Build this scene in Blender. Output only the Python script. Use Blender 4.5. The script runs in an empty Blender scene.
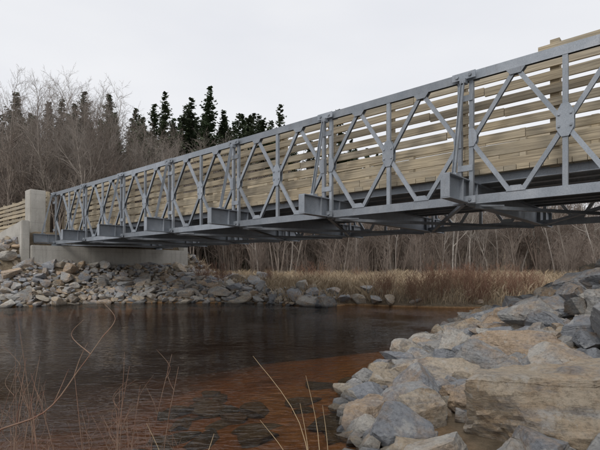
import bpy, bmesh, math, random
import numpy as np
from mathutils import Vector, noise as mn
R = random.Random(7)
scn = bpy.context.scene
# ------------------------------------------------------------------ helpers
def link(o, parent=None):
    scn.collection.objects.link(o)
    if parent: o.parent = parent
    return o
def empty(name):
    return link(bpy.data.objects.new(name, None))
def mesh_obj(name, verts, faces, mat=None, parent=None, smooth=False):
    me = bpy.data.meshes.new(name)
    me.from_pydata([tuple(v) for v in verts], [], faces)
    me.update()
    if mat: me.materials.append(mat)
    if smooth: me.polygons.foreach_set("use_smooth", [True]*len(me.polygons))
    return link(bpy.data.objects.new(name, me), parent)
def np_mesh(name, V, F, mat=None, smooth=False):
    me = bpy.data.meshes.new(name)
    V = np.asarray(V, dtype=np.float32); F = np.asarray(F, dtype=np.int32)
    k = F.shape[1]
    me.vertices.add(len(V)); me.vertices.foreach_set("co", V.ravel())
    me.loops.add(F.size); me.loops.foreach_set("vertex_index", F.ravel())
    me.polygons.add(len(F)); me.polygons.foreach_set("loop_start", np.arange(0, F.size, k, dtype=np.int32))
    me.polygons.foreach_set("loop_total", np.full(len(F), k, dtype=np.int32))
    me.update(calc_edges=True); me.validate()
    if mat: me.materials.append(mat)
    me.polygons.foreach_set("use_smooth", [smooth]*len(me.polygons))
    return me
# node helper
class M:
    def __init__(s, name):
        s.m = bpy.data.materials.new(name); s.m.use_nodes = True
        s.nt = s.m.node_tree; s.nt.nodes.clear()
        s.out = s.n('ShaderNodeOutputMaterial')
    def n(s, t, **kw):
        nd = s.nt.nodes.new(t)
        for k, v in kw.items():
            if hasattr(nd, k): setattr(nd, k, v)
        return nd
    def l(s, a, b): s.nt.links.new(a, b)
    def noise(s, vec, scale, detail=6, rough=.6):
        t = s.n('ShaderNodeTexNoise'); t.inputs['Scale'].default_value = scale
        t.inputs['Detail'].default_value = detail; t.inputs['Roughness'].default_value = rough
        if vec: s.l(vec, t.inputs['Vector'])
        return t.outputs['Fac']
    def ramp(s, fac, stops, interp='LINEAR'):
        r = s.n('ShaderNodeValToRGB'); cr = r.color_ramp; cr.interpolation = interp
        while len(cr.elements) < len(stops): cr.elements.new(.5)
        for e, (p, c) in zip(cr.elements, stops):
            e.position = p; e.color = (c, c, c, 1) if isinstance(c, (int, float)) else (*c, 1)
        s.l(fac, r.inputs['Fac']); return r.outputs['Color']
    def mix(s, fac, a, b, mode='MIX'):
        x = s.n('ShaderNodeMix'); x.data_type = 'RGBA'; x.blend_type = mode
        for sock, v in ((x.inputs[0], fac), (x.inputs[6], a), (x.inputs[7], b)):
            if hasattr(v, 'is_linked'): s.l(v, sock)
            elif isinstance(v, (int, float)): sock.default_value = v
            else: sock.default_value = (*v, 1)
        return x.outputs[2]
    def math(s, op, a, b=0.0, clamp=False):
        x = s.n('ShaderNodeMath'); x.operation = op; x.use_clamp = clamp
        for i, v in enumerate((a, b)):
            if hasattr(v, 'is_linked'): s.l(v, x.inputs[i])
            else: x.inputs[i].default_value = v
        return x.outputs[0]
    def bump(s, h, strength=.5, dist=.02, normal=None):
        b = s.n('ShaderNodeBump'); b.inputs['Strength'].default_value = strength
        b.inputs['Distance'].default_value = dist; s.l(h, b.inputs['Height'])
        if normal: s.l(normal, b.inputs['Normal'])
        return b.outputs['Normal']
    def bsdf(s, col, rough=.8, metal=0, normal=None, spec=.4):
        p = s.n('ShaderNodeBsdfPrincipled')
        if hasattr(col, 'is_linked'): s.l(col, p.inputs['Base Color'])
        else: p.inputs['Base Color'].default_value = (*col, 1)
        if hasattr(rough, 'is_linked'): s.l(rough, p.inputs['Roughness'])
        else: p.inputs['Roughness'].default_value = rough
        p.inputs['Metallic'].default_value = metal
        p.inputs['Specular IOR Level'].default_value = spec
        if normal: s.l(normal, p.inputs['Normal'])
        s.l(p.outputs[0], s.out.inputs['Surface']); return p
    def pos(s): return s.n('ShaderNodeNewGeometry').outputs['Position']
    def island(s): return s.n('ShaderNodeNewGeometry').outputs['Random Per Island']
    def objrand(s): return s.n('ShaderNodeObjectInfo').outputs['Random']
    def mapping(s, vec, scale=(1,1,1), rot=(0,0,0)):
        m = s.n('ShaderNodeMapping'); s.l(vec, m.inputs['Vector'])
        m.inputs['Scale'].default_value = scale; m.inputs['Rotation'].default_value = rot
        return m.outputs['Vector']
# ------------------------------------------------------------------ frames
CAMH = 1.3
ANG = math.radians(48.7)
dx, dy = -math.sin(ANG), math.cos(ANG)
nx, ny = math.cos(ANG), math.sin(ANG)
D = 7.74; W = 5.0; PL = 3.02; T0 = 21.1; NP = 8
def B(t, n, z): return (t*dx+n*nx, t*dy+n*ny, z)
BR = math.atan2(dy, dx)
# ------------------------------------------------------------------ materials
def mat_rock(name, tan=False):
    m = M(name); P = m.pos(); r = m.objrand()
    off = m.n('ShaderNodeVectorMath'); off.operation = 'SCALE'
    cmb = m.n('ShaderNodeCombineXYZ')
    for i in range(3): m.l(r, cmb.inputs[i])
    m.l(cmb.outputs[0], off.inputs[0]); off.inputs['Scale'].default_value = 37.
    add = m.n('ShaderNodeVectorMath'); add.operation = 'ADD'; m.l(P, add.inputs[0]); m.l(off.outputs[0], add.inputs[1])
    V = add.outputs[0]
    if tan:
        base = m.ramp(r, [(0, (.54,.455,.35)), (.5, (.57,.49,.39))], 'CONSTANT')
    else:
        base = m.ramp(r, [(0, (.43,.42,.40)), (.14, (.50,.42,.32)), (.24, (.31,.325,.35)), (.40, (.52,.465,.38)),
                      (.50, (.42,.42,.42)), (.64, (.53,.41,.30)), (.72, (.34,.355,.38)), (.86, (.56,.53,.48))], 'CONSTANT')
    n1 = m.noise(V, 2.1, 8, .68)
    c = m.mix(m.ramp(n1, [(.48, 0.), (.62, .65)]), base, (.51,.355,.215))
    n2 = m.noise(m.mapping(V, (1.,1.,4.), (.4,.5,.2)), 3., 10, .75)
    c = m.mix(m.ramp(n2, [(.36, .65), (.52, 0.)]), c, (.25,.265,.295))
    n3 = m.noise(V, 26, 8, .8)
    c = m.mix(1., c, m.ramp(n3, [(.32, .50), (.5, .98), (.7, 1.25)]), 'MULTIPLY')
    n5 = m.noise(V, 6., 6, .7)
    c = m.mix(m.ramp(n5, [(.56, 0.), (.64, .5)]), c, (.65,.635,.60))
    n6 = m.noise(m.mapping(V, (3,3,3)), 1.1, 3, .5)
    sx = m.n('ShaderNodeSeparateXYZ'); m.l(P, sx.inputs[0])
    wet = m.ramp(m.math('ADD', sx.outputs[2], m.math('MULTIPLY', n1, .12)), [(.07, .36), (.16, 1.)])
    c = m.mix(1., c, wet, 'MULTIPLY')
    h = m.math('ADD', m.math('MULTIPLY', n3, .7), m.math('MULTIPLY', n2, 1.8))
    h = m.math('ADD', h, m.math('MULTIPLY', m.ramp(n6, [(.47, 0.), (.5, 1.)]), .3))
    m.bsdf(c, .85, 0, m.bump(h, 1., .05), .3)
    return m.m
def mat_ground():
    m = M('ground_soil'); P = m.pos()
    n1 = m.noise(P, .5, 8, .7); n2 = m.noise(P, 9, 8, .75)
    c = m.ramp(n1, [(.3, (.13,.10,.07)), (.5, (.21,.165,.115)), (.7, (.27,.23,.16))])
    c = m.mix(1., c, m.ramp(n2, [(.25, .45), (.75, 1.35)]), 'MULTIPLY')
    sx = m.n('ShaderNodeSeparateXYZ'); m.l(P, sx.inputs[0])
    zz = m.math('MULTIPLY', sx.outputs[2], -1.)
    # bed : sand on the shelf, water's light absorption painted in, darker with depth
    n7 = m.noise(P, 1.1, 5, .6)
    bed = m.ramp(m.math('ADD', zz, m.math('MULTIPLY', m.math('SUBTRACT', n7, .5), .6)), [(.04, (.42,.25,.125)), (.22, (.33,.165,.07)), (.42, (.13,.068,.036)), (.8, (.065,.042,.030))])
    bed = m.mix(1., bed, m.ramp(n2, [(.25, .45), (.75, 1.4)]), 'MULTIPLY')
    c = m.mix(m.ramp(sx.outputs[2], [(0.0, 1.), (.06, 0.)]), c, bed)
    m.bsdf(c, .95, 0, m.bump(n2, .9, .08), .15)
    return m.m
def mat_steel():
    m = M('galvanised_steel'); P = m.pos(); r = m.island()
    n1 = m.noise(P, 3., 6, .6); n2 = m.noise(P, 60, 3, .6)
    c = m.ramp(n1, [(.3, (.235,.265,.30)), (.55, (.31,.34,.38)), (.75, (.385,.41,.445))])
    c = m.mix(1., c, m.ramp(r, [(0, .75), (1, 1.15)]), 'MULTIPLY')
    c = m.mix(1., c, m.ramp(n2, [(.3, .84), (.7, 1.12)]), 'MULTIPLY')
    st = m.noise(m.mapping(P, (6,6,.8)), 2., 6, .7)
    c = m.mix(m.ramp(st, [(.56, 0.), (.75, .45)]), c, (.16,.14,.12))
    m.bsdf(c, m.ramp(n1, [(.3, .42), (.7, .65)]), .25, m.bump(n2, .15, .004), .5)
    return m.m
def mat_wood(name='treated_timber'):
    m = M(name); P = m.pos(); r = m.island()
    V = m.mapping(P, (1,1,1), (0,0,-BR))
    cmb = m.n('ShaderNodeCombineXYZ'); m.l(m.math('MULTIPLY', r, 40.), cmb.inputs[0]); m.l(m.math('MULTIPLY', r, 17.), cmb.inputs[2])
    add = m.n('ShaderNodeVectorMath'); add.operation = 'ADD'; m.l(V, add.inputs[0]); m.l(cmb.outputs[0], add.inputs[1])
    g = m.noise(m.mapping(add.outputs[0], (.6, 14, 22)), 2.4, 6, .65)
    b = m.noise(add.outputs[0], 1.3, 4, .6)
    c = m.ramp(r, [(0, (.42,.345,.235)), (.2, (.52,.44,.315)), (.4, (.32,.27,.195)), (.6, (.56,.48,.355)), (.8, (.39,.34,.26)), (1, (.47,.385,.265))])
    c = m.mix(m.ramp(b, [(.4, 0.), (.7, .55)]), c, (.35,.325,.27))
    c = m.mix(1., c, m.ramp(g, [(.3, .48), (.65, 1.15)]), 'MULTIPLY')
    m.bsdf(c, .85, 0, m.bump(g, .5, .01), .2)
    return m.m
def mat_concrete():
    m = M('concrete'); P = m.pos()
    n1 = m.noise(P, 1.2, 8, .65); n2 = m.noise(P, 30, 5, .7)
    st = m.noise(m.mapping(P, (5,5,.5)), 1.6, 6, .65)
    c = m.ramp(n1, [(.3, (.38,.365,.33)), (.7, (.52,.50,.46))])
    c = m.mix(m.ramp(st, [(.5, 0.), (.75, .6)]), c, (.24,.225,.20))
    c = m.mix(1., c, m.ramp(n2, [(.3, .85), (.7, 1.08)]), 'MULTIPLY')
    sx = m.n('ShaderNodeSeparateXYZ'); m.l(P, sx.inputs[0])
    jn = m.math('ABSOLUTE', m.math('SUBTRACT', m.math('FRACT', m.math('MULTIPLY', sx.outputs[2], 1.64)), .5))
    c = m.mix(1., c, m.ramp(jn, [(0, .6), (.012, 1.)]), 'MULTIPLY')
    m.bsdf(c, .9, 0, m.bump(m.math('ADD', n2, n1), .35, .012), .3)
    return m.m
def mat_simple(name, stops, rough=.9, scale=3., isl=False, mul=(.75,1.2)):
    m = M(name); P = m.pos()
    c = m.ramp(m.island() if isl else m.objrand(), stops)
    c = m.mix(1., c, m.ramp(m.noise(P, scale, 4, .6), [(.3, mul[0]), (.7, mul[1])]), 'MULTIPLY')
    m.bsdf(c, rough, 0, None, .15)
    return m.m
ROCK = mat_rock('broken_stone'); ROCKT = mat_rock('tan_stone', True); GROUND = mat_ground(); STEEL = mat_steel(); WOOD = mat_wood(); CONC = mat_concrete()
BARK = mat_simple('grey_bark', [(0, (.25,.215,.185)), (.5, (.33,.295,.265)), (1, (.20,.165,.14))])
BARKL = mat_simple('pale_birch_bark', [(0, (.48,.45,.41)), (1, (.38,.34,.30))])
BRUSH = mat_simple('brown_brush', [(0, (.19,.15,.125)), (.5, (.25,.205,.175)), (1, (.30,.255,.22))])
REDB = mat_simple('red_osier_bark', [(0, (.26,.145,.105)), (.5, (.30,.20,.14)), (1, (.24,.13,.095))])
REDT = mat_simple('red_twig_bark', [(0, (.19,.10,.075)), (.5, (.27,.20,.15)), (1, (.22,.13,.095))], .9, 3., True)
NEEDLE = mat_simple('spruce_needles', [(0, (.036,.056,.028)), (.5, (.055,.072,.038)), (1, (.04,.05,.033))], .85, 1.2, False, (.5,1.6))
GRASS = mat_simple('dry_grass_blades', [(0, (.38,.295,.20)), (.4, (.48,.385,.27)), (.7, (.33,.25,.17)), (1, (.55,.46,.34))], .9, .7, True)
# ------------------------------------------------------------------ terrain
far_shore = [(-400,40),(-60,24),(-30,19.5),(-11.8,17.7),(-9.3,17.3),(-5.5,17.9),(-2,17.8),(.2,16.2),(1.0,15.8),(1.9,17.0),(3.4,16.0),(5.5,15.4),(8.2,15.6),(12,16.6),(18,19),(40,26),(400,60)]
near_shore = [(-400,-20),(-30,-.5),(-3,1.7),(-.3,2.2),(.70,3.0),(.62,4.1),(.92,4.9),(1.75,6.5),(2.9,9),(4.7,11.9),(7.5,12.8),(14,13.8),(30,18),(400,40)]
def seg_dist(x, y, pts):
    d = np.full(x.shape, 1e9)
    for (ax, ay), (bx, by) in zip(pts[:-1], pts[1:]):
        vx, vy = bx-ax, by-ay; L2 = vx*vx+vy*vy
        t = np.clip(((x-ax)*vx+(y-ay)*vy)/L2, 0, 1)
        d = np.minimum(d, np.hypot(x-ax-t*vx, y-ay-t*vy))
    return d
def shore_y(x, pts):
    return np.interp(x, [p[0] for p in pts], [p[1] for p in pts])
def in_poly(x, y, poly):
    ins = np.zeros(x.shape, bool); n = len(poly)
    for i in range(n):
        x1, y1 = poly[i]; x2, y2 = poly[(i+1) % n]
        if y1 == y2: continue
        c = ((y1 > y) != (y2 > y)) & (x < (x2-x1)*(y-y1)/(y2-y1)+x1)
        ins ^= c
    return ins
poly = far_shore + near_shore[::-1]
def sst(a, b, x):
    t = np.clip((x-a)/(b-a), 0, 1); return t*t*(3-2*t)
def H(x, y):
    x = np.asarray(x, float); y = np.asarray(y, float)
    df = seg_dist(x, y, far_shore); dn = seg_dist(x, y, near_shore)
    water = in_poly(x, y, poly)
    farside = (~water) & (df < dn)
    wob = .10*np.sin(x*1.7+y*.6)*np.sin(y*1.3-x*.4)+.05*np.sin(x*4.1+1)*np.sin(y*3.7)
    hf = .75*(1-np.exp(-df/1.1)) + .02*np.clip(df-4, 0, 60) + .13*np.clip(df-27, 0, 60) + wob*np.clip(df/2, 0, 1)
    t = x*dx+y*dy; n = x*nx+y*ny
    dnn = np.maximum(np.maximum(6.9-n, n-13.7), 0); dt = np.maximum(21.3-t, 0)
    body = 2.95 - np.hypot(dnn, 3.2*dt)/1.45
    dt2 = np.maximum(20.2-t, 0); dn2 = np.maximum(np.maximum(6.3-n, n-14.2), 0)
    berm = 1.45 - np.hypot(dn2, dt2)/1.6
    hf = np.maximum(hf, np.maximum(body, berm))
    k = sst(.2, 2.6, x + .05*y); k2 = .36+.64*sst(3.6, 7.0, y)
    prof = (.24*dn+.075*dn*dn)*k2
    hn = np.minimum(.07*dn*(1-k)+prof*k, 2.2+.02*dn) + wob*np.clip(dn/2, 0, 1)*.5
    tt = np.maximum(t+3.6, 0)
    hb = 2.95 - np.hypot(dnn*1., 3.2*tt)/1.45
    hn = np.maximum(hn, hb)
    dd = np.minimum(df*.8, dn*np.where(y < 8, .13, .32))
    hw = -np.minimum(1.3, dd) + wob*.25*np.clip(dd*3, 0, 1)
    hw = np.maximum(hw, np.maximum(body, berm))
    return np.where(water, hw, np.where(farside, hf, hn))
def axis(a, b, step, far):
    mid = list(np.arange(a, b+1e-6, step)); o = []; s = step; v = b
    while v < far: s *= 1.25; v += s; o.append(v)
    p = []; s = step; v = a
    while v > -far: s *= 1.25; v -= s; p.append(v)
    return np.array(p[::-1]+mid+o)
gx = axis(-22, 20, .2, 900); gy = axis(-4, 34, .2, 900)
X, Y = np.meshgrid(gx, gy); Z = H(X, Y)
V = np.stack([X, Y, Z], -1).reshape(-1, 3)
nxg, nyg = len(gx), len(gy)
i, j = np.meshgrid(np.arange(nxg-1), np.arange(nyg-1)); a = (j*nxg+i).ravel()
F = np.stack([a, a+1, a+1+nxg, a+nxg], -1)
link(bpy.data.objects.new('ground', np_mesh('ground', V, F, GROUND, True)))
# ------------------------------------------------------------------ water
m = M('tea_brown_water'); P = m.pos()
w1 = m.noise(m.mapping(P, (1., 1.6, 1), (0,0,.35)), 2.3, 4, .55)
w2 = m.noise(m.mapping(P, (1., 2.1, 1), (0,0,-.15)), 7., 3, .5)
w3 = m.noise(P, .30, 3, .5)
amp = m.ramp(w3, [(.38, .2), (.62, 1.)])
hgt = m.math('ADD', m.math('MULTIPLY', w1, m.math('MULTIPLY', amp, .75)), m.math('MULTIPLY', w2, m.math('MULTIPLY', amp, .55)))
nrm = m.bump(hgt, .7, .08)
fr = m.n('ShaderNodeFresnel'); fr.inputs['IOR'].default_value = 1.36; m.l(nrm, fr.inputs['Normal'])
gl = m.n('ShaderNodeBsdfGlossy'); gl.inputs['Roughness'].default_value = .015; m.l(nrm, gl.inputs['Normal'])
tr = m.n('ShaderNodeBsdfTransparent'); tr.inputs['Color'].default_value = (.76,.62,.44,1)
mx = m.n('ShaderNodeMixShader'); m.l(fr.outputs[0], mx.inputs[0]); m.l(tr.outputs[0], mx.inputs[1]); m.l(gl.outputs[0], mx.inputs[2])
m.l(mx.outputs[0], m.out.inputs['Surface'])
s = 150
mesh_obj('river_water', [(-s,-s,0),(s,-s,0),(s,s,0),(-s,s,0)], [(0,1,2,3)], m.m)
# ------------------------------------------------------------------ prism builder
class Build:
    def __init__(s): s.v = []; s.f = []
    def prism(s, p0, p1, prof, up=(0,0,1)):
        p0 = Vector(p0); p1 = Vector(p1); a = (p1-p0).normalized(); u = Vector(up)
        side = a.cross(u).normalized(); u = side.cross(a).normalized()
        k = len(prof); b = len(s.v)
        for p in (p0, p1):
            for (q, w) in prof: s.v.append(tuple(p+side*q+u*w))
        for i in range(k):
            j = (i+1) % k; s.f.append((b+i, b+j, b+k+j, b+k+i))
        s.f.append(tuple(b+i for i in range(k))[::-1]); s.f.append(tuple(b+k+i for i in range(k)))
    def box(s, p0, p1, w, h, up=(0,0,1)):
        s.prism(p0, p1, [(-w/2,-h/2),(w/2,-h/2),(w/2,h/2),(-w/2,h/2)], up)
    def chan(s, p0, p1, w, h, t=.012, up=(0,0,1), flip=1):
        pr = [(0,-h/2),(w,-h/2),(w,-h/2+t),(t,-h/2+t),(t,h/2-t),(w,h/2-t),(w,h/2),(0,h/2)]
        s.prism(p0, p1, [(q*flip, z) for q, z in pr], up)
    def ibeam(s, p0, p1, w, h, tw=.012, tf=.018, up=(0,0,1)):
        a, b, c = w/2, h/2, tw/2
        s.prism(p0, p1, [(-a,-b),(a,-b),(a,-b+tf),(c,-b+tf),(c,b-tf),(a,b-tf),(a,b),(-a,b),(-a,b-tf),(-c,b-tf),(-c,-b+tf),(-a,-b+tf)], up)
    def plate(s, pts, thick, nvec):
        nv = Vector(nvec)*thick; b = len(s.v); k = len(pts)
        for p in pts: s.v.append(tuple(p))
        for p in pts: s.v.append(tuple(Vector(p)+nv))
        for i in range(k):
            j = (i+1) % k; s.f.append((b+i, b+j, b+k+j, b+k+i))
        s.f.append(tuple(b+i for i in range(k))[::-1]); s.f.append(tuple(b+k+i for i in range(k)))
    def obj(s, name, mat, parent): return mesh_obj(name, s.v, s.f, mat, parent)
# ------------------------------------------------------------------ bridge
bridge = empty('steel_truss_bridge')
ZB = 2.50; ZT = 4.62; ZM = (ZB+ZT)/2
TE = T0-PL*NP
nv = (nx, ny, 0)
def truss(name, nc, out):
    b = Build(); u = out
    for sgn in (-1, 1):
        for zc in (ZB, ZT):
            for k in range(NP):
                ta, tb = T0-k*PL-.015, T0-(k+1)*PL+.015
                b.chan(B(ta, nc+sgn*.035, zc), B(tb, nc+sgn*.035, zc), .055, .15, .012, flip=sgn)
    for k in range(NP):
        t1 = T0-k*PL; t0 = t1-PL
        for tt in (t0+.10, t1-.10):
            b.chan(B(tt-.035, nc, ZB+.075), B(tt-.035, nc, ZT-.075), .07, .066, .008, up=nv, flip=1)
        tm = (t0+t1)/2
        b.box(B(tm, nc, ZB+.075), B(tm, nc, ZT-.075), .075, .06, up=nv)
        e0, e1 = t0+.10, t1-.10
        q0, q1 = t0+PL*.27, t1-PL*.27
        for (ta, za, tb, zb) in ((e0,ZM,q0,ZT),(q0,ZT,tm,ZM),(tm,ZM,q1,ZT),(q1,ZT,e1,ZM),(e0,ZM,q0,ZB),(q0,ZB,tm,ZM),(tm,ZM,q1,ZB),(q1,ZB,e1,ZM)):
            pa = Vector(B(ta, nc, za)); pb = Vector(B(tb, nc, zb)); dd = (pb-pa).normalized()*.06
            b.chan(pa+dd, pb-dd, .07, .054, .008, up=nv, flip=1)
        for s2 in (-1, 1):
            o = nc+s2*.036
            g = [(-.12,-.12),(-.12,.12),(-.05,.25),(.05,.25),(.12,.12),(.12,-.12),(.05,-.25),(-.05,-.25)]
            b.plate([B(tm+p, o, ZM+q) for p, q in g], .012*s2, nv)
            for e, sg in ((e0,1),(e1,-1)):
                g = [(-.035,-.15),(-.035,.15),(.05,.15),(.10,.06),(.10,-.06),(.05,-.15)]
                b.plate([B(e+p*sg, o, ZM+q) for p, q in g], .012*s2, nv)
            for q in (q0, q1):
                for zc, sg in ((ZT-.075,-1),(ZB+.075,1)):
                    b.plate([B(q-.15,o,zc), B(q+.15,o,zc), B(q+.08,o,zc+.09*sg), B(q-.08,o,zc+.09*sg)], .012*s2, nv)
        for p in (-.08,.08):
            for q in (-.09,.09):
                b.box(B(tm+p, nc+out*.048, ZM+q), B(tm+p, nc+out*.066, ZM+q), .03, .03)
    for k in range(NP+1):
        tt = T0-k*PL
        for zc in (ZB, ZT):
            for s2 in (-1, 1):
                b.plate([B(tt-.2,nc+s2*.092,zc-.06),B(tt+.2,nc+s2*.092,zc-.06),B(tt+.2,nc+s2*.092,zc+.06),B(tt-.2,nc+s2*.092,zc+.06)], .014*s2, nv)
            for p in (-.11,.11):
                b.prism(B(tt+p, nc-.13, zc), B(tt+p, nc+.13, zc), [(.028*math.cos(a*math.pi/4), .028*math.sin(a*math.pi/4)) for a in range(8)])
        for z in (3.05, 4.25):
            b.plate([B(tt-.13,nc+out*.037,z-.05),B(tt+.13,nc+out*.037,z-.05),B(tt+.13,nc+out*.037,z+.05),B(tt-.13,nc+out*.037,z+.05)], .012*out, nv)
        b.chan(B(tt, nc+out*.50, 2.86), B(tt, nc+out*.12, ZT-.10), .05, .06, .008, up=(dx,dy,0))
        b.box(B(tt, nc+out*.04, ZT-.10), B(tt, nc+out*.16, ZT-.10), .10, .08)
        b.box(B(tt, nc+out*.43, 2.86), B(tt, nc+out*.57, 2.86), .12, .05)
    return b.obj(name, STEEL, bridge)
truss('near_truss', D, -1); truss('far_truss', D+W, 1)
b = Build()
for k in range(NP+1):
    tt = T0-k*PL
    b.ibeam(B(tt, D-.86, 2.645), B(tt, D+W+.86, 2.645), .16, .40)
    for nn in (D-.86, D-.30, D+.35, D+W-.35, D+W+.30, D+W+.86):
        b.box(B(tt-.076, nn, 2.645), B(tt+.076, nn, 2.645), .012, .362)
b.obj('transoms', STEEL, bridge)
b = Build()
for k in range(NP):
    t1 = T0-k*PL-.12; t0 = t1-PL+.24
    for (na, nb) in ((D+.12, D+W-.12), (D+W-.12, D+.12)):
        zz = 2.47 if na < nb else 2.40
        b.chan(B(t0, na, zz), B(t1, nb, zz), .07, .06, .008)
    b.box(B(t1+.10, D+.1, 2.42), B(t1-.35, D+.5, 2.42), .05, .03)
b.obj('sway_bracing', STEEL, bridge)
b = Build()
for q in range(9):
    nn = D+.55+q*(W-1.1)/8
    b.ibeam(B(T0+.1, nn, 2.925), B(TE-.1, nn, 2.925), .09, .14, .01, .012)
b.obj('stringers', STEEL, bridge)
b = Build()
t = TE-.1
while t < T0+.1:
    b.box(B(t, D+.38, 3.045), B(t, D+W-.38, 3.045), .195, .09); t += .205
b.obj('deck_planks', WOOD, bridge)
def railing(bb, nc, side, ta, tb, raised=None):
    rows = [(3.13, .24), (3.40, .19), (3.62, .14), (3.83, .14), (4.04, .14), (4.25, .14), (4.46, .14), (4.67, .14)]
    for ri, (z, h) in enumerate(rows):
        t = ta; first = True
        while t < tb-.05:
            L = 3.66 if not first else (1.2+ (ri*1.37) % 2.4)
            e = min(t+L, tb); dz = R.uniform(-.018, .018); dz2 = R.uniform(-.018, .018); o = R.uniform(-.008,.008)
            bb.box(B(t+.006, nc-side*.095+o, z+dz), B(e-.006, nc-side*.095+o, z+dz2), .045, h*R.uniform(.95,1.03))
            t = e; first = False
    t = ta+.2
    while t < tb:
        top = 4.84+R.uniform(-.03,.04)
        if raised is not None and t < raised: top = 5.04+R.uniform(-.02,.02)
        bb.box(B(t, nc, 2.98), B(t, nc, top), .14, .14, up=nv); t += 1.525
    if raised is not None:
        bb.box(B(ta, nc-side*.095, 4.91), B(raised, nc-side*.095, 4.90), .045, .14)
b = Build(); railing(b, D+.55, 1, TE, T0, 1.95); b.obj('near_timber_railing', WOOD, bridge)
b = Build(); railing(b, D+W-.55, -1, TE, T0); b.obj('far_timber_railing', WOOD, bridge)
for nm, nn, sd in (('timber_fence', D+.1, 1), ('timber_fence.001', D+W-.1, -1)):
    b = Build(); railing(b, nn, sd, T0+.95, T0+12); b.obj(nm, WOOD, None)
# ------------------------------------------------------------------ abutments
def abutment(name, tf, sg):
    par = empty(name)
    def blk(nm, t0, t1, n0, n1, z0, z1, z1b=None):
        bm = bmesh.new(); z1b = z1 if z1b is None else z1b
        vs = [bm.verts.new(B(tf+sg*a, c, z)) for a, c, z in
              ((t0,n0,z0),(t1,n0,z0),(t1,n1,z0),(t0,n1,z0),(t0,n0,z1),(t1,n0,z1b),(t1,n1,z1b),(t0,n1,z1))]
        for f in ((0,1,2,3),(4,5,6,7),(0,1,5,4),(1,2,6,5),(2,3,7,6),(3,0,4,7)): bm.faces.new([vs[i] for i in f])
        bmesh.ops.recalc_face_normals(bm, faces=bm.faces)
        bmesh.ops.bevel(bm, geom=list(bm.edges), offset=.03, segments=2, affect='EDGES')
        me = bpy.data.meshes.new(nm); bm.to_mesh(me); bm.free(); me.materials.append(CONC)
        link(bpy.data.objects.new(nm, me), par)
    blk('seat', -.62, .30, 6.62, 14.0, .3, 2.33)
    blk('back_wall', .303, .62, 6.9, 13.7, .3, 2.92)
    blk('near_pillar', .304, .95, 6.85, 7.48, 2.0, 4.78)
    blk('far_pillar', .304, .95, 13.0, 13.63, 2.0, 4.78)
    blk('near_wing', -.45, 3.2, 6.3, 6.6, .9, 3.35, 2.9)
    blk('far_wing', -.45, 3.2, 14.02, 14.32, .9, 3.35, 2.9)
    bb = Build()
    for nn in (D, D+W): bb.box(B(tf, nn, 2.30), B(tf, nn, 2.422), .35, .35, up=nv)
    bb.obj('bearings', STEEL, par)
abutment('concrete_abutment', T0, 1); abutment('concrete_abutment.001', TE, -1)
# ------------------------------------------------------------------ rocks
def rock_mesh(seed, level=4, mat=None):
    r = random.Random(seed)
    bm = bmesh.new(); bmesh.ops.create_icosphere(bm, subdivisions=level, radius=1)
    P = np.array([v.co[:] for v in bm.verts])
    P = np.sign(P)*np.abs(P)**.75
    for k in range(r.randint(10, 15)):
        nn = np.array([r.gauss(0,1), r.gauss(0,1), r.gauss(0,1)]); nn /= np.linalg.norm(nn)
        d0 = r.uniform(.38, .72); q = P@nn - d0
        P = P - np.maximum(q, 0)[:,None]*nn
    bed = np.array([r.gauss(0,.4), r.gauss(0,.4), 1.]); bed /= np.linalg.norm(bed)
    off = Vector((r.uniform(-50,50), r.uniform(-50,50), r.uniform(-50,50)))
    for idx, v in enumerate(bm.verts):
        p = Vector(P[idx]); nn = p.normalized()
        e = mn.fractal(p*2.2+off, .8, 2.1, 4)*.026
        if level >= 5:
            e += mn.fractal(p*9+off, .7, 2.2, 4)*.016
            q = mn.noise(p*1.7+off*.5)*2.2; e += (math.floor(q*2)/2)*.035
        s1 = p.dot(Vector(bed))*5+mn.noise(p*1.5+off)*1.2
        e += .026*(abs((s1 % 1.)-.5)*2)**.4*(1 if mn.noise(p*1.2-off) > -.05 else 0)
        v.co = p+nn*e
    me = bpy.data.meshes.new('stone'); bm.to_mesh(me); bm.free(); me.materials.append(mat or ROCK)
    return me
small = [rock_mesh(100+i, 3) for i in range(14)]
med = [rock_mesh(200+i, 5) for i in range(14)]
def put(me, name, parent, loc, sc, rot):
    o = bpy.data.objects.new(name, me); o.location = loc; o.scale = sc; o.rotation_euler = rot
    return link(o, parent)
rip = empty('far_bank_riprap')
cnt = 0; N = 60000
xs = np.array([R.uniform(-19, .9) for _ in range(N)]); ys = np.array([R.uniform(15.6, 27) for _ in range(N)])
hs = H(xs, ys); tts = xs*dx+ys*dy; nns = xs*nx+ys*ny; dsf = seg_dist(xs, ys, far_shore)
grid = {}
def try_place(x, y, rad, g, f=.62):
    c = (int(x//.7), int(y//.7))
    for a in (-1,0,1):
        for bb in (-1,0,1):
            for (px, py, pr) in g.get((c[0]+a, c[1]+bb), ()):
                if (px-x)**2+(py-y)**2 < ((pr+rad)*f)**2: return False
    g.setdefault(c, []).append((x, y, rad)); return True
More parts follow.
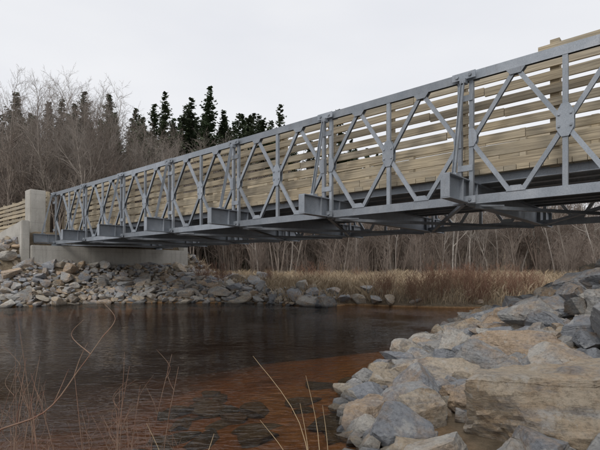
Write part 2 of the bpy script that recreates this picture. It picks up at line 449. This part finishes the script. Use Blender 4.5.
for q in range(N):
    x, y, h = xs[q], ys[q], hs[q]
    if h < -.2 or h > 2.9: continue
    if tts[q] > 20.6 and 6.3 < nns[q] < 14.3: continue
    if nns[q] > 16.5 and dsf[q] > 1.2: continue
    if x > -1.5 and dsf[q] > 1.1: continue
    rad = .09+.27*R.random()**2.6
    if not try_place(x, y, rad, grid): continue
    put(R.choice(small), 'stone', rip, (x, y, h+rad*.25), (rad*1.45*R.uniform(.8,1.4), rad*1.45*R.uniform(.7,1.1), rad*R.uniform(.6,1.1)),
        (R.uniform(-.5,.5), R.uniform(-.5,.5), R.uniform(0,6.3)))
    cnt += 1
for (x, y, sc) in ((.3,16.2,.45),(.9,16.0,.38),(1.6,17.0,.3),(2.2,17.1,.42),(2.8,16.7,.3),(3.3,16.4,.30),(1.3,17.6,.35),(2.7,17.8,.35),(4.1,16.1,.18),(6.2,15.7,.16)):
    h = float(H([x],[y])[0]); put(R.choice(small), 'stone', rip, (x, y, h+sc*.1), (sc*1.4, sc*1.1, sc*.8), (R.uniform(-.3,.3), R.uniform(-.3,.3), R.uniform(0,6)))
near = empty('near_bank_riprap')
# x,y,dz above terrain,semi-axes,rotz,tilt,seed
hand = [
 (2.12,3.35,.00,1.15,.85,.72,.15,-.10,301),(2.55,7.1,.14,.40,.30,.27,.5,.1,302),(1.55,5.0,.05,.36,.36,.28,.9,.2,303),
 (2.15,6.1,.10,.36,.28,.24,.2,-.2,304),(.95,3.62,.03,.16,.15,.25,.2,.2,305),(.74,4.35,.02,.30,.18,.13,.4,.1,306),
 (3.4,6.4,.16,.52,.34,.24,.5,.22,307),(4.75,7.4,.12,.48,.36,.22,.8,-.22,308),(2.6,5.3,.12,.42,.30,.24,2.6,.2,309),
 (1.65,6.1,.06,.30,.16,.14,-.5,.35,310),(3.6,4.9,.14,.55,.38,.28,1.0,-.2,311),(4.6,5.9,.10,.46,.36,.26,.2,.2,312),
 (3.4,8.4,.14,.40,.32,.26,.7,.1,313),(1.22,4.3,.03,.26,.22,.22,1.7,-.2,314),
 (4.4,9.1,.14,.44,.34,.26,1.2,.2,316)]
pl = {}
for (x,y,dz,a,bq,c,rz,tl,sd) in hand:
    me = rock_mesh(sd, 6 if a > .85 else 5, ROCKT if sd in (301, 302, 303, 305) else ROCK)
    put(me, 'boulder', near, (x,y,float(H([x],[y])[0])+dz), (a*1.35,bq*1.35,c*1.35), (tl, tl*.6, rz))
    ca, sa = math.cos(rz), math.sin(rz); kk = .7 if a > .85 else .9
    for f in (-.7, -.35, 0, .35, .7):
        px, py = x+ca*a*f, y+sa*a*f
        pl.setdefault((int(px//.7), int(py//.7)), []).append((px, py, bq*kk))
N = 60000
xs = np.array([R.uniform(.1, 13) for _ in range(N)]); ys = np.array([R.uniform(1.5, 14) for _ in range(N)])
hs = H(xs, ys); dsn = seg_dist(xs, ys, near_shore)
for q in range(N):
    x, y, h = xs[q], ys[q], hs[q]
    if h < -.04 or h > 2.75: continue
    if x < .8 and y < 2.9: continue
    if y < 2.3 and x < 3.2: continue
    rad = (.09+.22*R.random()**2.0) if q < 12000 else .05+.10*R.random()
    if y < 3.4 and x < 2.6: rad = min(rad, .15)
    if dsn[q] < .3: rad = min(rad, .17)
    if not try_place(x, y, rad, pl, .60): continue
    put(R.choice(med) if rad > .10 else R.choice(small), 'stone', near, (x, y, h+rad*.35), (rad*1.6*R.uniform(.9,1.5), rad*1.6*R.uniform(.7,1.1), rad*1.1*R.uniform(.7,1.3)),
        (R.uniform(-.5,.5), R.uniform(-.5,.5), R.uniform(0,6.3)))
    cnt += 1
for k in range(50):
    x = R.uniform(-1.4, .8); y = R.uniform(2.7, 5.6); h = float(H([x],[y])[0])
    if h > 0: continue
    s1 = R.uniform(.06,.22); put(R.choice(small), 'stone', near, (x,y,h), (s1*1.5,s1*1.2,min(s1*.5, -h*.7)), (0,0,R.uniform(0,6)))
print('rocks', cnt)
# ------------------------------------------------------------------ vegetation
def tubes(segs, k=3):
    S = np.array(segs, dtype=float)
    p0 = S[:, :3]; p1 = S[:, 3:6]; a = p1-p0; a /= np.linalg.norm(a, axis=1)[:,None]+1e-9
    ref = np.where(np.abs(a[:, 2:3]) > .9, np.array([[1.,0,0]]), np.array([[0,0,1.]]))
    u = np.cross(a, ref); u /= np.linalg.norm(u, axis=1)[:,None]; w = np.cross(a, u)
    Vs = []
    for (p, r) in ((p0, S[:,6]), (p1, S[:,7])):
        for i in range(k):
            th = 2*math.pi*i/k
            Vs.append(p+(u*math.cos(th)+w*math.sin(th))*r[:,None])
    V = np.stack(Vs, 1); n = len(S); base = (np.arange(n)*2*k)[:,None]
    F = []
    for i in range(k):
        j = (i+1) % k; F.append(base+np.array([[i, j, k+j, k+i]]))
    return V.reshape(-1,3), np.concatenate(F, 0)
def grow(segs, p, d, L, r, lv, rg, cfg):
    ns, nch, up, jit = cfg[lv]
    pts = [p.copy()]; dirs = []; rads = [r]
    for i in range(ns):
        d = (d+Vector((rg.gauss(0,jit), rg.gauss(0,jit), rg.gauss(0,jit)*.6+up))).normalized()
        p = p+d*L/ns; pts.append(p.copy()); dirs.append(d.copy()); rads.append(r*(1-(i+1)/ns)**.8*.9+r*.1)
    for i in range(ns):
        segs.append((*pts[i], *pts[i+1], rads[i], rads[i+1]))
    if lv+1 >= len(cfg): return
    lo = .25 if lv == 0 else .15
    for c in range(nch):
        f = lo+(1-lo)*(c+rg.random())/nch; i = min(int(f*ns), ns-1); fr = f*ns-i
        q = pts[i].lerp(pts[i+1], fr); dd = dirs[i]
        ax = Vector((rg.gauss(0,1), rg.gauss(0,1), rg.gauss(0,1))); ax = (ax-dd*ax.dot(dd)).normalized()
        an = rg.uniform(.45, .95) if lv else rg.uniform(.5, .95)
        nd = dd*math.cos(an)+ax*math.sin(an)
        cl = L*(rg.uniform(.28,.42) if lv == 0 else rg.uniform(.4,.6))*(1.1-.75*f if lv == 0 else 1.1-.5*f)
        grow(segs, q, nd, cl, max(rads[i]*.5, .007), lv+1, rg, cfg)
def bare_tree(seed, Ht, r, mat, cfg, stems=1, spread=.15):
    rg = random.Random(seed); segs = []
    for s_ in range(stems):
        d = Vector((rg.gauss(0,spread), rg.gauss(0,spread), 1)).normalized()
        grow(segs, Vector((rg.gauss(0,.15*(stems>1)), rg.gauss(0,.15*(stems>1)), -.2)), d, Ht*rg.uniform(.85,1), r*rg.uniform(.8,1), 0, rg, cfg)
    Vv, Ff = tubes(segs); return np_mesh('bare_tree', Vv, Ff, mat, True)
cfgT = [(10,24,.05,.08),(5,7,.08,.14),(3,5,.06,.18),(2,0,.04,.16)]
bt_ = [bare_tree(10+i, 13, .13, BARK, cfgT, 1 if i < 3 else 2, .10) for i in range(6)]
cfgS = [(6,10,.04,.08),(4,5,.10,.15),(2,3,.08,.2),(2,0,.0,.2)]
sap = [bare_tree(40+i, 5.5, .045, BRUSH, cfgS, 5, .14) for i in range(5)]
cfgR = [(5,7,.05,.09),(3,3,.12,.15),(2,0,.08,.2)]
red = [bare_tree(60+i, 1.7, .014, REDB, cfgR, 16, .30) for i in range(4)]
birch = [bare_tree(80+i, 6.5, .06, BARKL, cfgS, 1, .05) for i in range(3)]
alder = [bare_tree(90+i, 7.5, .06, BARK, cfgS, 1, .07) for i in range(4)]
def spruce(seed, Ht):
    rg = random.Random(seed); V = []; F = []
    segs = [(0,0,-.3,0,0,Ht*.98,.16,.01)]
    z = Ht*.06; lop = rg.uniform(0, 6.28); dens = rg.uniform(.75, 1.)
    ph = rg.uniform(0, 9)
    while z < Ht*.985:
        f = z/Ht
        prof = (3.7*(1-f)**.85+.10)*Ht/18
        prof *= 1+.16*math.sin(z*1.1+ph)
        for k in range(2):
            th = rg.uniform(0, 6.283); L = prof*rg.uniform(.45, 1.15)*(1+.18*math.cos(th-lop)); dr = -.38+.9*f+rg.uniform(-.12,.12)
            if rg.random() > dens: continue
            dv = Vector((math.cos(th), math.sin(th), dr)); base = Vector((0,0,z+rg.uniform(0,.1)))
            segs.append((*base, *(base+dv*L*.9), .03, .008))
            m_ = max(3, int(L*5.5)); sd = Vector((-math.sin(th), math.cos(th), 0)); out = dv.normalized()
            for q in range(m_):
                g = (q+rg.random())/m_; pp = base+dv*L*g+Vector((0,0,-.10*L*math.sin(g*3.1)))
                sz = (.14+.30*(1-g))*(.45+.6*min(L,2)/2)*rg.uniform(.7,1.3)
                for sgn in (-1, 1):
                    tip = pp+sd*sgn*sz*rg.uniform(.7,1.3)+out*sz*.8+Vector((0,0,-sz*rg.uniform(.1,.9)))
                    b0 = len(V)
                    V += [pp-out*sz*.35, pp+out*sz*.4+Vector((0,0,.05)), tip, pp+sd*sgn*sz*.5-Vector((0,0,sz*.35))]
                    F.append((b0, b0+1, b0+2, b0+3))
        z += rg.uniform(.06,.12)*Ht/18
    Vs, Fs = tubes(segs)
    b0 = len(V); V = np.array([tuple(v) for v in V]); V = np.vstack([V, Vs]); F = np.vstack([np.array(F), Fs+b0])
    return np_mesh('spruce', V, F, NEEDLE, False)
sp = [spruce(500+i, 18) for i in range(6)]
def at(name, me, x, y, sc, parent=None, sz=None, dz=0):
    h = float(H([x],[y])[0]); o = bpy.data.objects.new(name, me); o.location = (x, y, h-.05+dz)
    o.scale = (sc, sc, sz or sc); o.rotation_euler = (0, 0, R.uniform(0, 6.3)); return link(o, parent)
def top_at(name, x, y, tip, wf=1.):
    h = float(H([x],[y])[0]); hh = tip-h; at(name, sp[R.randrange(6)], x, y, hh/18*wf*R.uniform(.95,1.25), None, hh/18)
for (x, y, tip) in ((-14.4,48,20.6),(-11.8,49,20.3),(-9.4,47,20.7),(-8.3,49,19),(-6.8,50,19),(-4.2,52,19),(-2.2,50,20),(-3.1,53,17.8),(-16.2,50,20),(-18.6,51,19.9),(-.6,53,17.4),(-13.1,52,20.6),(-10.5,51,19.8),(-15.4,51,19.8),(-5.5,51,18),
                    (-31.5,50,21.4),(-27,51,21),(-34.5,50,21.5),(4.6,54,20.8),(-23.5,49,21),(-21.2,50,21),(1.2,54,17.4),(-29,52,21),(2.8,54,16.5),(6.3,55,17.5),(-25,50,20),(-17.4,49,18.5),(-12.5,48,18.2)):
    top_at('spruce_tree', x, y, tip)
mass = empty('distant_spruce_mass')
for k in range(250):
    y = R.uniform(52, 66)
    px = R.uniform(-1.0, -.02) if k < 210 else R.uniform(-.02, .2); x = px*y
    elev = R.uniform(.25, .355) if px < -.06 else R.uniform(.16, .28)
    h = float(H([x],[y])[0]); hh = elev*y+1.3-h
    at('spruce', sp[R.randrange(6)], x, y, max(hh/18, .5)*1.15, mass, hh/18)
for k in range(70):
    y = R.uniform(29, 43); px = -.80+.56*(k+R.random())/70
    x = px*y; el = (.425 if px < -.40 else .34)*R.uniform(.74, 1.03)
    h = float(H([x],[y])[0]); hh = el*y+1.3-h
    at('bare_tree', bt_[k % 6], x, y, hh/13*.95, None, hh/13)
for k in range(18):
    y = R.uniform(32, 42); x = y*R.uniform(-.26, .05); hh = R.uniform(7.5, 10)
    at('bare_tree', bt_[k % 6], x, y, hh/13, None)
for k in range(9):
    x = R.uniform(2, 24); y = R.uniform(26, 32); at('birch_tree', birch[k % 3], x, y, R.uniform(.9,1.2))
for k in range(50):
    y = R.uniform(25, 36); x = y*R.uniform(-.1, .85); at('alder_tree', alder[k % 4], x, y, R.uniform(.75,1.1))
brush = empty('distant_brush')
for k in range(800):
    y = R.uniform(28, 58) if k < 500 else R.uniform(36, 62); x = R.uniform(-.85*y, .95*y+4)
    at('thicket', sap[k % 5], x, y, R.uniform(.85,1.45), brush)
for k in range(70):
    y = R.uniform(22.5, 28); x = R.uniform(-4, 24)
    at('thicket', sap[k % 5], x, y, R.uniform(.22,.5), brush)
for k in range(40):
    if k < 30: x = R.uniform(2.8, 9); y = shore_y(x, far_shore)+R.uniform(.2, 2.6)
    else: x = R.uniform(-5, 4); y = R.uniform(20, 24)
    at('red_osier_shrub', red[k % 4], float(x), float(y), R.uniform(.40,.75))
rng = np.random.default_rng(3)
def grass_mesh(name, xs, ys, hmin, hmax, wid, lean):
    hs = H(xs, ys); n = len(xs)
    hh = rng.uniform(hmin, hmax, n); th = rng.uniform(0, 6.28, n); ln = rng.uniform(.1, lean, n)*hh; ph = rng.uniform(0, 6.28, n)
    b = np.stack([xs, ys, hs-.03], 1); wv = np.stack([np.cos(th), np.sin(th), 0*th], 1)*wid/2
    tip = b+np.stack([np.cos(ph)*ln, np.sin(ph)*ln, hh], 1); mid = b+np.stack([np.cos(ph)*ln*.3, np.sin(ph)*ln*.3, hh*.6], 1)
    V = np.stack([b-wv, b+wv, mid+wv*.8, tip, mid-wv*.8], 1).reshape(-1, 3)
    a = (np.arange(n)*5)[:,None]
    return np_mesh(name, V, a+np.array([[0,1,2,3,4]]), GRASS, False)
n = 90000
x = rng.uniform(-14, 26, n); y = shore_y(x, far_shore)+rng.uniform(.15, 12, n)
t_ = x*dx+y*dy; n_ = x*nx+y*ny
ok = (n_ > 15.2) | (t_ < 15.5)
clump = np.sin(x*1.9+np.sin(y*1.3)*2)*np.sin(y*2.1+x*.7)+rng.uniform(-.9,.9,n) > -.35
ok &= clump & ((x > -1.5) | (seg_dist(x,y,far_shore) > 1.6))
link(bpy.data.objects.new('dry_grass', grass_mesh('dry_grass', x[ok], y[ok], .12, .52, .022, 1.1)))
segs = []; rg = random.Random(5)
def stem(p, pts, r):
    pv = [Vector(p)]+[Vector(q) for q in pts]
    out = []
    for i in range(len(pv)-1):
        a0 = pv[max(i-1,0)]; a1 = pv[i]; a2 = pv[i+1]; a3 = pv[min(i+2,len(pv)-1)]
        for s_ in range(5):
            u = s_/5; out.append(.5*((2*a1)+(a2-a0)*u+(2*a0-5*a1+4*a2-a3)*u*u+(3*a1-a0-3*a2+a3)*u**3))
    out.append(pv[-1]); n = len(out)
    for i in range(n-1): segs.append((*out[i], *out[i+1], r*(1-.8*i/n), r*(1-.8*(i+1)/n)))
    return out
o = stem((-1.75,1.95,.1), [(-1.45,2.0,.52),(-1.15,2.02,.66),(-.98,2.0,.86),(-.88,2.0,1.0)], .006)
for k in range(5):
    q = o[8+k*3]; stem(q, [q+Vector((rg.uniform(-.1,.06), .02, .08)), q+Vector((rg.uniform(-.14,.06), .04, .15))], .0025)
for k in range(44):
    bx = rg.uniform(-1.75, -.72); by = rg.uniform(1.9, 2.7); hh = rg.uniform(.30, .85)
    if k < 5: bx = -1.3-rg.random()*.35; hh = rg.uniform(.9, 1.1)
    l1 = rg.uniform(-.16,.16); o = stem((bx,by,-.05), [(bx+l1*.4,by,hh*.5),(bx+l1+rg.uniform(-.05,.05),by+.03,hh)], rg.uniform(.002,.004))
    for c in range(3):
        q = o[3+rg.randrange(6)]; stem(q, [q+Vector((rg.uniform(-.05,.05), .0, .07)), q+Vector((rg.uniform(-.09,.09), .02, .16))], .0015)
Vv, Ff = tubes(segs, 5); link(bpy.data.objects.new('red_twig_shrub', np_mesh('red_twig_shrub', Vv, Ff, REDT, True)))
segs = []
STRAW = mat_simple('straw', [(0,(.50,.38,.24)),(1,(.56,.44,.28))])
for (bx,by,tx,tz) in ((.10,2.3,-.24,.86),(.06,2.3,.0,.62),(.12,2.35,.03,.75),(.02,2.25,-.2,.55),(.16,2.4,.12,.58),(-.62,2.2,-.75,.55),(-.5,2.2,-.42,.5)):
    stem((bx,by,0), [(bx*.7+tx*.3,by,tz*.6),(tx,by,tz)], .003)
Vv, Ff = tubes(segs, 4); link(bpy.data.objects.new('reed_stalks', np_mesh('reed_stalks', Vv, Ff, STRAW, True)))
# ------------------------------------------------------------------ sky and light
EL, AZ = math.radians(45), math.radians(205)
w = bpy.data.worlds.new('World'); scn.world = w; w.use_nodes = True; nt = w.node_tree; nt.nodes.clear()
N_ = nt.nodes.new; Lk = nt.links.new
out = N_('ShaderNodeOutputWorld'); bg = N_('ShaderNodeBackground'); bg.inputs['Strength'].default_value = .105
sky = N_('ShaderNodeTexSky'); sky.sky_type = 'NISHITA'; sky.sun_disc = False; sky.sun_elevation = EL; sky.sun_rotation = AZ
tc = N_('ShaderNodeTexCoord'); mp = N_('ShaderNodeMapping'); mp.inputs['Scale'].default_value = (1,1,3.2)
nz = N_('ShaderNodeTexNoise'); nz.inputs['Scale'].default_value = 1.6; nz.inputs['Detail'].default_value = 4; nz.inputs['Roughness'].default_value = .5
cr = N_('ShaderNodeValToRGB'); cr.color_ramp.elements[0].position = .3; cr.color_ramp.elements[0].color = (7.8,7.95,8.4,1)
cr.color_ramp.elements[1].position = .7; cr.color_ramp.elements[1].color = (8.9,8.95,9.15,1)
mixn = N_('ShaderNodeMix'); mixn.data_type = 'RGBA'; mixn.inputs[0].default_value = .93
Lk(tc.outputs['Generated'], mp.inputs[0]); Lk(mp.outputs[0], nz.inputs['Vector']); Lk(nz.outputs['Fac'], cr.inputs['Fac'])
Lk(sky.outputs[0], mixn.inputs[6]); Lk(cr.outputs[0], mixn.inputs[7]); Lk(mixn.outputs[2], bg.inputs['Color']); Lk(bg.outputs[0], out.inputs['Surface'])
sun = bpy.data.lights.new('sun', 'SUN'); sun.energy = 1.5; sun.angle = math.radians(18); sun.color = (1,.96,.90)
so = link(bpy.data.objects.new('sun', sun))
dirv = Vector((math.sin(AZ)*math.cos(EL), math.cos(AZ)*math.cos(EL), math.sin(EL)))
so.rotation_euler = dirv.to_track_quat('Z', 'Y').to_euler()
scn.view_settings.view_transform = 'Standard'; scn.view_settings.look = 'None'; scn.view_settings.exposure = 0
cam = bpy.data.cameras.new('camera'); co = link(bpy.data.objects.new('camera', cam))
co.location = (0, 0, CAMH); co.rotation_euler = (math.radians(90), 0, 0)
cam.sensor_width = 36; cam.lens = 27; cam.shift_y = .075; cam.clip_start = .05; cam.clip_end = 3000
scn.camera = co
